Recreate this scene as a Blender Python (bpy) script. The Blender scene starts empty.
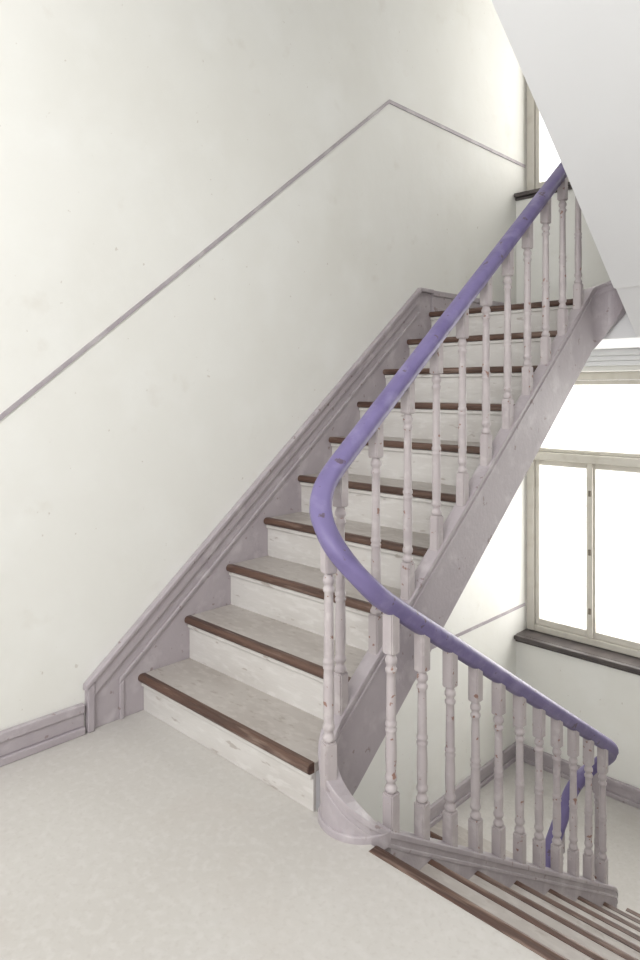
import bpy, bmesh, math
from mathutils import Vector, Matrix
scene=bpy.context.scene
scene.view_settings.view_transform='Standard'
scene.view_settings.look='None'

# ---------------------------------------------------------------- materials
def lin(c):
    return tuple([((v/255)/12.92 if v/255<=.04045 else (((v/255)+.055)/1.055)**2.4) for v in c]+[1])
def mat(name,layers,rough=.5,bump=0,bscale=60,spec=.4,stretch=(1,1,1)):
    """layers: [base, (col,scale,lo,hi,amount,detail)...]"""
    m=bpy.data.materials.new(name);m.use_nodes=True
    nt=m.node_tree;N=nt.nodes;L=nt.links
    b=N['Principled BSDF'];b.inputs['Roughness'].default_value=rough
    b.inputs['Specular IOR Level'].default_value=spec
    mp=N.new('ShaderNodeMapping');mp.inputs['Scale'].default_value=stretch
    gm=N.new('ShaderNodeNewGeometry')
    L.new(gm.outputs['Position'],mp.inputs['Vector'])
    rgb=N.new('ShaderNodeRGB');rgb.outputs[0].default_value=lin(layers[0]);cur=rgb.outputs[0]
    for i,(col,sc,lo,hi,am,det) in enumerate(layers[1:]):
        n=N.new('ShaderNodeTexNoise');n.inputs['Scale'].default_value=sc;n.inputs['Detail'].default_value=det
        off=N.new('ShaderNodeVectorMath');off.inputs[1].default_value=(i*7.3,i*3.1,i*5.7)
        L.new(mp.outputs[0],off.inputs[0]);L.new(off.outputs[0],n.inputs['Vector'])
        r=N.new('ShaderNodeMapRange');r.inputs['From Min'].default_value=lo;r.inputs['From Max'].default_value=hi
        r.inputs['To Min'].default_value=0;r.inputs['To Max'].default_value=am
        L.new(n.outputs['Fac'],r.inputs['Value'])
        mx=N.new('ShaderNodeMix');mx.data_type='RGBA';mx.inputs['B'].default_value=lin(col)
        L.new(r.outputs[0],mx.inputs['Factor']);L.new(cur,mx.inputs['A']);cur=mx.outputs['Result']
    L.new(cur,b.inputs['Base Color'])
    if bump:
        n=N.new('ShaderNodeTexNoise');n.inputs['Scale'].default_value=bscale;n.inputs['Detail'].default_value=4
        L.new(mp.outputs[0],n.inputs['Vector'])
        bp=N.new('ShaderNodeBump');bp.inputs['Strength'].default_value=bump;bp.inputs['Distance'].default_value=.004
        L.new(n.outputs['Fac'],bp.inputs['Height']);L.new(bp.outputs[0],b.inputs['Normal'])
    return m
M_wall=mat('wall_plaster',[(233,233,229),((225,224,218),1.3,.45,.7,.6,7),((208,202,192),5,.65,.76,.3,9),((184,175,164),34,.72,.75,.5,5),((241,242,240),3,.5,.75,.5,5)],.6,.35,14)
M_soffit=mat('soffit_plaster',[(233,234,236),((225,226,228),1.5,.45,.75,.5,4)],.7,.15,30)
M_lilac=mat('lilac_paint',[(176,168,173),((162,153,160),5,.48,.68,.6,6),((199,193,196),11,.54,.70,.6,7),((124,104,98),26,.66,.70,.6,8)],.4,.35,60)
M_lilac_bal=mat('lilac_paint_baluster',[(186,178,180),((170,160,165),9,.48,.68,.5,6),((206,200,200),20,.56,.68,.5,4),((138,100,84),38,.655,.68,.85,6)],.37,.25,80)
M_rail=mat('purple_paint',[(120,110,154),((104,94,138),6,.46,.66,.7,8),((150,142,180),10,.53,.70,.55,9),((90,74,76),22,.65,.68,.75,10)],.4,.35,40)
M_wood=mat('nosing_wood',[(98,75,65),((70,52,46),10,.45,.62,.8,6),((148,128,116),18,.56,.68,.6,8)],.42,.2,60,stretch=(.25,3,3))
M_tread=mat('tread_lino',[(184,178,173),((164,156,150),6,.42,.64,.6,9),((202,197,192),40,.5,.65,.4,6),((142,129,119),40,.61,.70,.4,8)],.5,.15,60,stretch=(.5,1,1))
M_riser=mat('riser_paint',[(209,206,203),((190,185,181),5,.45,.68,.6,9),((224,222,220),30,.52,.64,.4,5),((148,134,126),24,.65,.70,.5,9)],.5,.25,60,stretch=(.4,1,1.5))
M_floor=mat('floor_lino',[(200,197,193),((190,186,181),1.4,.4,.68,.6,8),((207,204,201),34,.48,.66,.5,9),((186,181,176),60,.54,.68,.4,9),((186,178,170),3,.58,.78,.3,10)],.42,.06,80)
M_frame=mat('window_frame_paint',[(208,204,195),((188,181,169),10,.5,.7,.5,5)],.4,.1,60)
M_sill=mat('sill_dark',[(78,72,72),((102,95,93),8,.45,.65,.6,6)],.3,.1,60)
M_dado=mat('dado_paint',[(168,160,166),((198,193,195),8,.5,.65,.6,6)],.5)
M_dark=mat('hardware_metal',[(120,112,100)],.35)
M_glass=bpy.data.materials.new('window_glass');M_glass.use_nodes=True
nt=M_glass.node_tree;nt.nodes.clear()
o=nt.nodes.new('ShaderNodeOutputMaterial');mx=nt.nodes.new('ShaderNodeMixShader');t=nt.nodes.new('ShaderNodeBsdfTransparent');g=nt.nodes.new('ShaderNodeBsdfGlossy')
g.inputs['Roughness'].default_value=.05;mx.inputs[0].default_value=.04
nt.links.new(t.outputs[0],mx.inputs[1]);nt.links.new(g.outputs[0],mx.inputs[2]);nt.links.new(mx.outputs[0],o.inputs[0])

# ---------------------------------------------------------------- helpers
def finish(name,bm,m,parent=None,bevel=0,smooth=False):
    bmesh.ops.recalc_face_normals(bm,faces=bm.faces)
    me=bpy.data.meshes.new(name);bm.to_mesh(me);bm.free()
    ob=bpy.data.objects.new(name,me);scene.collection.objects.link(ob)
    me.materials.append(m)
    if smooth:
        for p in me.polygons:p.use_smooth=True
    if bevel:
        b=ob.modifiers.new('bevel','BEVEL');b.width=bevel;b.segments=3;b.limit_method='ANGLE';b.angle_limit=math.radians(40)
    if parent: ob.parent=parent
    return ob
def empty(name):
    e=bpy.data.objects.new(name,None);scene.collection.objects.link(e);return e
def bbox(bm,x0,x1,y0,y1,z0,z1):
    v=[bm.verts.new((x,y,z)) for x in(x0,x1) for y in(y0,y1) for z in(z0,z1)]
    for f in [(0,1,3,2),(4,6,7,5),(0,4,5,1),(2,3,7,6),(0,2,6,4),(1,5,7,3)]:
        bm.faces.new([v[i] for i in f])
def box(name,d,m,parent=None,bevel=0):
    bm=bmesh.new();bbox(bm,*d);return finish(name,bm,m,parent,bevel)
def prism(bm,poly,x0,x1):
    a=[bm.verts.new((x0,y,z)) for y,z in poly];b=[bm.verts.new((x1,y,z)) for y,z in poly]
    n=len(poly);bm.faces.new(a);bm.faces.new(b[::-1])
    for i in range(n):
        bm.faces.new([a[i],b[i],b[(i+1)%n],a[(i+1)%n]])
def sweep(name,pts,prof,m,parent=None,smooth=True):
    bm=bmesh.new();rings=[];n=len(pts)
    for i,p in enumerate(pts):
        t=(Vector(pts[min(i+1,n-1)])-Vector(pts[max(i-1,0)])).normalized()
        s=Vector((t.y,-t.x,0)).normalized();u=s.cross(t).normalized()
        if u.z<0:u=-u
        rings.append([bm.verts.new(Vector(p)+s*a+u*b) for a,b in prof])
    k=len(prof)
    for i in range(n-1):
        for j in range(k):
            bm.faces.new([rings[i][j],rings[i][(j+1)%k],rings[i+1][(j+1)%k],rings[i+1][j]])
    bm.faces.new(rings[0]);bm.faces.new(rings[-1][::-1])
    return finish(name,bm,m,parent,0,smooth)
def ribbon(name,pts,half,m,parent=None,bevel=0):
    """pts: (x,y,ztop,zbot); vertical-sided board following a plan path"""
    bm=bmesh.new();rings=[];n=len(pts)
    for i,(x,y,zt,zb) in enumerate(pts):
        a=pts[max(i-1,0)];b=pts[min(i+1,n-1)]
        t=Vector((b[0]-a[0],b[1]-a[1],0)).normalized();s=Vector((t.y,-t.x,0))*half
        rings.append([bm.verts.new(v) for v in ((x-s.x,y-s.y,zb),(x+s.x,y+s.y,zb),(x+s.x,y+s.y,zt),(x-s.x,y-s.y,zt))])
    for i in range(n-1):
        for j in range(4):
            bm.faces.new([rings[i][j],rings[i][(j+1)%4],rings[i+1][(j+1)%4],rings[i+1][j]])
    bm.faces.new(rings[0]);bm.faces.new(rings[-1][::-1])
    return finish(name,bm,m,parent,bevel)

# ---------------------------------------------------------------- dimensions
Z0=.033
R1,U1=.19,.2356; S1=R1/U1
ZL=-1.42; R2=(Z0-ZL)/8; S2=.634; U2=R2/S2
XR=3.1; YI=3.28; YW=3.444; YE=.046
ZU=1.9; ZB=-3.3; ZTOP=5.9
XA,XB=1.05,1.26; YCR=.068; YCS=.105; XM=(XA+XB)/2; RR=(XB-XA)/2

# ---------------------------------------------------------------- room shell
box('wall_left',(-.2,0,-4.2,YW+.25,ZB,ZTOP),M_wall)
box('wall_right',(XR,XR+.2,-4.2,YW+.25,ZB,ZTOP),M_wall)
WX0,WX1=0.0,1.98
bm=bmesh.new()
holes=[(-.47,1.53),(-.47+3.42-.05,1.53+3.42)]
bbox(bm,WX1,XR,YI,YW+.25,ZB,ZTOP)
zz=ZB
for a,b in holes:
    bbox(bm,0,WX1,YI,YW+.25,zz,a-.035);zz=b
bbox(bm,0,WX1,YI,YW+.25,zz,ZTOP)
finish('wall_back',bm,M_wall)
bm=bmesh.new();bbox(bm,0,XB+.02,-4.2,.03,-.2,Z0);bbox(bm,XB+.02,XR,-4.2,YE-.046,-.2,Z0);finish('floor',bm,M_floor)
box('floor_lower_landing',(0,XR,YE+7*U2+.02,YI,ZL-.2,ZL),M_floor)
bm=bmesh.new()
bbox(bm,0,XA-.02,2.16,2.255,ZU-.22,ZU);bbox(bm,XB+.024,XR,2.16,2.255,ZU-.22,ZU);bbox(bm,0,XR,2.255,YI,ZU-.22,ZU)
finish('floor_upper_landing',bm,M_soffit)
box('floor_upper_landing_covering',(0,XR,2.256,YI,ZU,ZU+.004),M_floor)
box('floor_bottom',(0,XR,-4.2,YW,ZB-.2,ZB),M_floor)
box('ceiling',(0,XR,-4.2,-.262,3.6,3.8),M_soffit)
box('ceiling_top',(0,XR,-4.2,YW+.25,ZTOP,ZTOP+.2),M_soffit)
bm=bmesh.new()
for y,a,b in [(.03,1.60,1.635),(.05,1.635,1.68),(.018,1.565,1.6)]: bbox(bm,.0,XR,YI-y,YI,a,b-.0005)
finish('trim_3',bm,M_soffit,None,.004)

# ---------------------------------------------------------------- windows
def window(name,z0,z1):
    e=empty(name)
    bm=bmesh.new();y0,y1=YW-.02,YW+.06
    zt=z0+1.36
    fw=.075
    def bar(*d):bbox(bm,*d)
    bar(.012,fw,y0,y1,z0,z1);bar(WX1-fw,WX1-.005,y0,y1,z0,z1)
    bar(fw,WX1-fw,y0,y1,z1-.06,z1-.002);bar(fw,WX1-fw,y0,y1,z0,z0+.05)
    bar(fw,WX1-fw,y0-.025,y1,zt-.03,zt+.03)
    xm=(0+WX1)/2
    bar(xm-.04,xm+.04,y0-.012,y1,z0+.05,zt-.03);bar(xm-.04,xm+.04,y0-.012,y1,zt+.03,z1-.06)
    finish('frame',bm,M_frame,e,.006)
    bm=bmesh.new()
    for a,b in [(fw,xm-.04),(xm+.04,WX1-fw)]:
        mid=(a+b)/2
        for c,d in [(a,mid),(mid,b)]:
            w=.034
            bbox(bm,c+.002,c+w,y0+.012,y1-.01,z0+.052,zt-.032);bbox(bm,d-w,d-.002,y0+.012,y1-.01,z0+.052,zt-.032)
            bbox(bm,c+w,d-w,y0+.012,y1-.01,z0+.052,z0+.1);bbox(bm,c+w,d-w,y0+.012,y1-.01,zt-.072,zt-.032)
        bbox(bm,mid-.018,mid+.018,y0-.006,y0+.014,z0+.052,zt-.032)
        w=.03
        bbox(bm,a+.002,a+w,y0+.012,y1-.01,zt+.032,z1-.062);bbox(bm,b-w,b-.002,y0+.012,y1-.01,zt+.032,z1-.062)
        bbox(bm,a+w,b-w,y0+.012,y1-.01,zt+.032,zt+.06);bbox(bm,a+w,b-w,y0+.012,y1-.01,z1-.095,z1-.062)
    finish('sashes',bm,M_frame,e,.004)
    bm=bmesh.new()
    for a,b in [(fw,xm-.04),(xm+.04,WX1-fw)]:
        mid=(a+b)/2
        for z in (z0+.25,(z0+zt)/2,zt-.25): bbox(bm,mid-.010,mid+.010,y0-.016,y0-.004,z-.022,z+.022)
    finish('latches',bm,M_dark,e,.004)
    box('glass',(fw,WX1-fw,YW+.02,YW+.024,z0+.05,z1-.06),M_glass,e)
    box('sill_board',(.003,WX1+.04,YI-.045,YI-.0005,z0-.034,z0-.004),M_sill,e,.006)
    box('sill_inner',(.003,WX1-.003,YI,YW+.06,z0-.034,z0-.004),M_sill,e)
    box('sill_apron',(.003,WX1+.02,YI-.022,YI-.001,z0-.055,z0-.036),M_sill,e,.004)
    return e
window('window_1',holes[0][0],holes[0][1])
window('window_2',holes[1][0],holes[1][1])

# ---------------------------------------------------------------- stair flights
def flight(e,x0,x1,ys,zs,r,run,n,d,floor0=0.0):
    """climb towards d (+1/-1 in y); nosing k at y=ys+d*run*k, z=zs+r*(k+1)"""
    ov=.028
    poly=[]
    for k in range(n):
        y=ys+d*(run*k+ov+.012);poly+= [(y,zs+r*k-.03 if k else zs+floor0),(y,zs+r*(k+1)-.033)]
    yt=ys+d*(run*(n-1)+ov+.012+.02);poly.append((yt,zs+r*n-.033))
    poly.append((yt,zs+r*n-.20))
    y0=ys+d*(ov+.012)
    q=[(y0+d*.10,zs+floor0)]
    bm=bmesh.new();prism(bm,poly+q,x0+.002,x1-.002);finish('carriage',bm,M_soffit,e)
    br=bmesh.new();bt=bmesh.new();bn=bmesh.new();bd=bmesh.new()
    for k in range(n):
        y=ys+d*run*k;z=zs+r*(k+1)
        a,b=sorted((y+d*ov,y+d*(ov+.012)));bbox(br,x0,x1,a,b,z-r+(.0 if k else .001+floor0),z-.032)
        a,b=sorted((y+d*(ov-.012),y+d*ov));bbox(bd,x0,x1,a,b,z-.05,z-.032)
        w=.034
        if k<n-1:
            a,b=sorted((y+d*w,y+d*(run+ov)));bbox(bt,x0,x1,a,b,z-.03,z)
        elif d>0:
            w=.034;bbox(bt,x0,x1,y+w,2.256,z-.03,z+.002)
        else: w=.046
        pr=[(y+d*w,z-.032)]
        for i in range(9):
            t=math.pi*(i/8);pr.append((y+d*(.016-.016*math.sin(t)),z-.015-.017*math.cos(t)+.001))
        pr.append((y+d*w,z+.002))
        prism(bn,pr,x0+.001,x1-.001)
    finish('risers',br,M_riser,e);finish('treads',bt,M_tread,e);finish('nosings',bn,M_wood,e);finish('coves',bd,M_riser,e,.004)

up=empty('staircase')
flight(up,.010,XA-.02,-.006,0,R1,U1,10,1,Z0)
lo=empty('staircase')
flight(lo,XB+.022,XR-.022,YE+7*U2,ZL,R2,U2,8,-1)
ab=empty('staircase')
flight(ab,XB+.022,XR-.022,2.0,ZU,R1,U1,10,-1)
be=empty('staircase')
flight(be,.022,XA-.02,2.05-9*U1,ZL-1.9,R1,U1,10,1)
bm=bmesh.new()
prism(bm,[(2.159,ZU-.22),(2.159,ZU),(2.0,ZU),(-.262,3.6+.12),(-.262,3.6)],XB+.026,XR-.001);finish('soffit',bm,M_soffit,ab)

def wall_string(e,slope,off,zbase,yA,yB,ztop):
    f=lambda y,o:zbase+slope*y+o
    z1=Z0+.001
    bm=bmesh.new()
    prism(bm,[(yA,z1),(yA,f(yA,off)),(yB,f(yB,off)),(yB+.14,ztop),(yB+.14,f(yB+.14,-.3)),(.24,z1)],.0,.009)
    finish('wall_string_board',bm,M_lilac,e)
    bm=bmesh.new();prism(bm,[(yA+.03,f(yA+.03,off-.085)),(yA+.03,f(yA+.03,off-.02)),(yB,f(yB,off-.02)),(yB,f(yB,off-.085))],.008,.022);finish('wall_string_band',bm,M_lilac,e,.006)
    bm=bmesh.new();prism(bm,[(yA-.01,f(yA-.01,off-.018)),(yA-.01,f(yA-.01,off+.006)),(yB+.005,f(yB+.005,off+.006)),(yB+.14,ztop+.006),(yB+.14,ztop-.018),(yB+.01,f(yB+.01,off-.022))],.0,.034);finish('wall_string_cap',bm,M_lilac,e,.005)
    bm=bmesh.new();y1=-.095;prism(bm,[(y1,f(y1,.07)),(y1,f(y1,.09)),(yB,f(yB,.09)),(yB,f(yB,.07))],.008,.020);finish('wall_string_bead',bm,M_lilac,e,.004)
    bm=bmesh.new();prism(bm,[(y1,z1),(y1,f(y1,.067)),(y1+.02,f(y1+.02,.067)),(y1+.02,z1)],.008,.020);finish('wall_string_end',bm,M_lilac,e,.004)
    bm=bmesh.new();prism(bm,[(yA,z1),(yA,f(yA,off-.021)),(yA+.028,f(yA+.028,off-.021)),(yA+.028,z1)],.008,.030);finish('wall_string_stop',bm,M_lilac,e,.004)
wall_string(up,S1,.232,.19,-.24,2.0,ZU+.14)

def skirt(name,d_axis,a,b,c,z,h=.125,side=1):
    bm=bmesh.new()
    for t,z0,z1 in [(.018,z+.03,z+h-.035),(.03,z,z+.03),(.026,z+h-.035,z+h)]:
        p,q=sorted((c,c+side*t))
        if d_axis=='y': bbox(bm,p,q,a,b,z0,z1)
        else: bbox(bm,a,b,p,q,z0,z1)
    return finish(name,bm,M_lilac,None,.005)
skirt('baseboard_left','y',-4.1,-.251,0,Z0,.12)
skirt('baseboard_left_upper','y',2.145,YI,0,ZU+.004,.14)
skirt('baseboard_left_lower','y',2.1,YI,0,ZL)
skirt('baseboard_back_lower','x',.03,XR,YI,ZL,side=-1)
skirt('baseboard_back_upper','x',.03,XR,YI,ZU+.004,side=-1)

def dado(name,pts,h=.022,t=.006):
    bm=bmesh.new()
    top=[(y,z+h/2) for y,z in pts];bot=[(y,z-h/2) for y,z in pts][::-1]
    prism(bm,top+bot,0,t);return finish(name,bm,M_dado)
DZ=3.143
dado('trim_1',[(-4.1,DZ-1.9),(-.643,DZ-1.9),(1.7146,DZ),(YW-.03,DZ)])
dado('trim_2',[(0.2,DZ-3.42-1.25),(1.7146,DZ-3.42),(YW-.03,DZ-3.42)])

# ---------------------------------------------------------------- balustrade
rail=empty('stair_railing')
def arc(cy,sgn,n=16):
    return [(XM-RR*math.cos(math.pi*i/n),cy+sgn*RR*math.sin(math.pi*i/n)) for i in range(n+1)]
rU=lambda y:.19+S1*y+.867
sU=lambda y:.19+S1*y+.042
rL=lambda y:.812-y*.627
sL=lambda y:.104-y*.615
YT=2.12; YB2=1.885
rA=lambda y:ZU+.19+S1*(2.0-y)+.86
sA=lambda y:ZU+.19+S1*(2.0-y)+.05
rBe=lambda y:ZL+S1*(y-2.05)+.86
sBe=lambda y:ZL+S1*(y-2.05)+.05
def lerp(a,b,t):return a+(b-a)*t
def build_path(fU,fL,fA,fB,YC):
    P=[]
    for i in range(13):
        y=lerp(-.3,YT,i/12);P.append((XB,y,fA(y)))
    a=arc(YT,1)[::-1]
    for i,(x,y) in enumerate(a[1:-1],1):P.append((x,y,lerp(fA(YT),fU(YT),i/16)))
    for i in range(25):
        y=lerp(YT,YC,i/24);P.append((XA,y,fU(y)))
    a=arc(YC,-1)
    for i,(x,y) in enumerate(a[1:-1],1):P.append((x,y,lerp(fU(YC),fL(YC),i/16)))
    for i in range(25):
        y=lerp(YC,YB2,i/24);P.append((XB,y,fL(y)))
    a=arc(YB2,1)[::-1]
    for i,(x,y) in enumerate(a[1:-1],1):P.append((x,y,lerp(fL(YB2),fB(YB2),i/16)))
    for i in range(13):
        y=lerp(YB2,.0,i/12);P.append((XA,y,fB(y)))
    return P
RP=build_path(rU,rL,rA,rBe,YCR);SP=build_path(sU,sL,sA,sBe,YCS)
def resample(P,ds=.02):
    P=[Vector(p) for p in P];out=[P[0]];need=ds
    for a,b in zip(P,P[1:]):
        l=(b-a).length;pos=0
        while l-pos>=need:
            pos+=need;out.append(a.lerp(b,pos/l));need=ds
        need-=(l-pos)
    return out
RP=resample(RP)
for _ in range(14):
    RP=[RP[0]]+[(RP[i-1]+2*RP[i]+RP[i+1])/4 for i in range(1,len(RP)-1)]+[RP[-1]]
prof=[]
hw,hh=.036,.031
for i in range(24):
    t=2*math.pi*i/24;c,s=math.cos(t),math.sin(t)
    p=.75
    x=hw*math.copysign(abs(c)**p,c);y=hh*math.copysign(abs(s)**p,s)
    if s<-.2: x*=.80
    prof.append((x,y))
sweep('handrail',RP,prof,M_rail,rail)
pts=[]
for x,y,z in SP:
    dep=.33
    if z>1.9: dep=lerp(.33,.13,min(1,max(0,(x-XA)/(XB-XA))))
    zb=z-dep
    if y<YE+.09 and abs(z)<.6: zb=max(zb,Z0 if y<YE else 0)
    pts.append((x,y,z,zb))
ribbon('outer_string',pts,.022,M_lilac,rail,.003)
ribbon('string_cap',[(x,y,z+.006,z-.016) for x,y,z in SP],.028,M_lilac,rail,.004)
ribbon('string_moulding',[(x,y,zt-.035,zt-.05) for x,y,zt,zb in pts if zt-.05>zb],.026,M_lilac,rail,.003)
mp=[(x,y,Z0+.022,Z0-.03) for x,y in arc(YCS,-1)]
ribbon('string_plinth',mp,.029,M_lilac,rail,.005)

def baluster_mesh(H):
    bm=bmesh.new();q=.0205
    b0=.125;t0=H-.12
    bbox(bm,-q,q,-q,q,-.02,b0);bbox(bm,-q,q,-q,q,t0,H+.03)
    bmesh.ops.bevel(bm,geom=list(bm.edges),offset=.004,segments=2,affect='EDGES')
    pr=[(b0-.002,.012),(b0+.004,.0195),(b0+.012,.0205),(b0+.02,.0165),(b0+.026,.014),(b0+.032,.014),(b0+.038,.0185),(b0+.048,.0195),(b0+.056,.0165)]
    a=b0+.06;L=t0-a-.06
    mid=.40
    for i in range(8):
        t=i/7;pr.append((a+L*mid*t,.0150+.0028*math.sin(math.pi*(.1+.8*(1-t)))))
    zm=a+L*mid
    pr+=[(zm+.006,.0180),(zm+.012,.0190),(zm+.018,.0150),(zm+.024,.0185),(zm+.032,.0185),(zm+.038,.0152)]
    for i in range(8):
        t=i/7;pr.append((zm+.043+(t0-.062-zm-.043)*t,.0160-.0018*t))
    pr+=[(t0-.056,.0180),(t0-.048,.019),(t0-.042,.0145),(t0-.034,.0145),(t0-.028,.019),(t0-.018,.0195),(t0-.01,.016),(t0+.002,.012)]
    n=16;prev=None
    for z,r in pr:
        ring=[bm.verts.new((r*math.cos(2*math.pi*i/n),r*math.sin(2*math.pi*i/n),z)) for i in range(n)]
        if prev:
            for i in range(n):
                f=bm.faces.new([prev[i],prev[(i+1)%n],ring[(i+1)%n],ring[i]]);f.smooth=True
        prev=ring
    return bm
cache={}
cnt=[0]
def baluster(x,y,zs,zr,rot=0):
    H=round(zr-.028-zs,3)
    if H not in cache:
        bm=baluster_mesh(H);bmesh.ops.recalc_face_normals(bm,faces=bm.faces)
        me=bpy.data.meshes.new('baluster');bm.to_mesh(me);bm.free();me.materials.append(M_lilac_bal);cache[H]=me
    cnt[0]+=1
    ob=bpy.data.objects.new('baluster_%d'%cnt[0],cache[H]);scene.collection.objects.link(ob)
    ob.location=(x,y,zs);ob.rotation_euler=(0,0,rot);ob.parent=rail
for k in range(11):
    y=.13+.1858*k;baluster(XA,y,sU(y),rU(y))
for k in range(11):
    y=.135+.1650*k;baluster(XB,y,sL(y),rL(y))
for k in range(12):
    y=.1+.17*k;baluster(XB,y,sA(y),rA(y))
for k in range(10):
    y=.15+.18*k;baluster(XA,y,sBe(y),rBe(y))
def on_arc(cy,sg,frac,fa,fb,dy=.006):
    a=math.pi*frac;x=XM-RR*math.cos(a);y=cy+sg*RR*math.sin(a)
    baluster(x,y-sg*dy,lerp(fa[0],fb[0],frac),lerp(fa[1],fb[1],frac),a)
YM=(YCR+YCS)/2
on_arc(YM,-1,.40,(sU(YM)-.02,rU(YM)),(sL(YM)-.02,rL(YM)),.01)
on_arc(YT,1,.5,(sU(YT),rU(YT)),(sA(YT),rA(YT)))
on_arc(YB2,1,.5,(sBe(YB2),rBe(YB2)),(sL(YB2),rL(YB2)))

# ---------------------------------------------------------------- light
w=bpy.data.worlds.new('sky');scene.world=w;w.use_nodes=True
bg=w.node_tree.nodes['Background'];bg.inputs[0].default_value=(1,.99,.975,1);bg.inputs[1].default_value=1.72
def area(name,loc,rot,sx,sy,p,col=(1,1,1)):
    l=bpy.data.lights.new(name,'AREA');l.shape='RECTANGLE';l.size=sx;l.size_y=sy;l.energy=p;l.color=col
    o=bpy.data.objects.new(name,l);scene.collection.objects.link(o);o.location=loc;o.rotation_euler=rot
area('daylight_window_lower',(.99,YW+.35,.55),(math.radians(-90),0,0),2.0,2.0,65,(1,.98,.94))
area('daylight_window_upper',(.99,YW+.35,3.95),(math.radians(-90),0,0),2.0,2.0,48,(1,.98,.92))
area('landing_fill',(2.2,-2.9,3.0),(math.radians(55),0,math.radians(25)),1.2,1.2,66,(1,.99,.975))  # added area light, unseen behind the camera, for soft fill; no real fitting

# ---------------------------------------------------------------- camera
cam=bpy.data.cameras.new('camera');co=bpy.data.objects.new('camera',cam);scene.collection.objects.link(co)
co.location=(2.6028,-1.5703,1.4075);co.rotation_euler=(math.radians(90),0,.7697)
cam.sensor_fit='VERTICAL';cam.sensor_height=36;cam.sensor_width=24;cam.lens=689.65/960*36
cam.shift_y=-(480-388.5)/960
cam.clip_start=.02
scene.camera=co
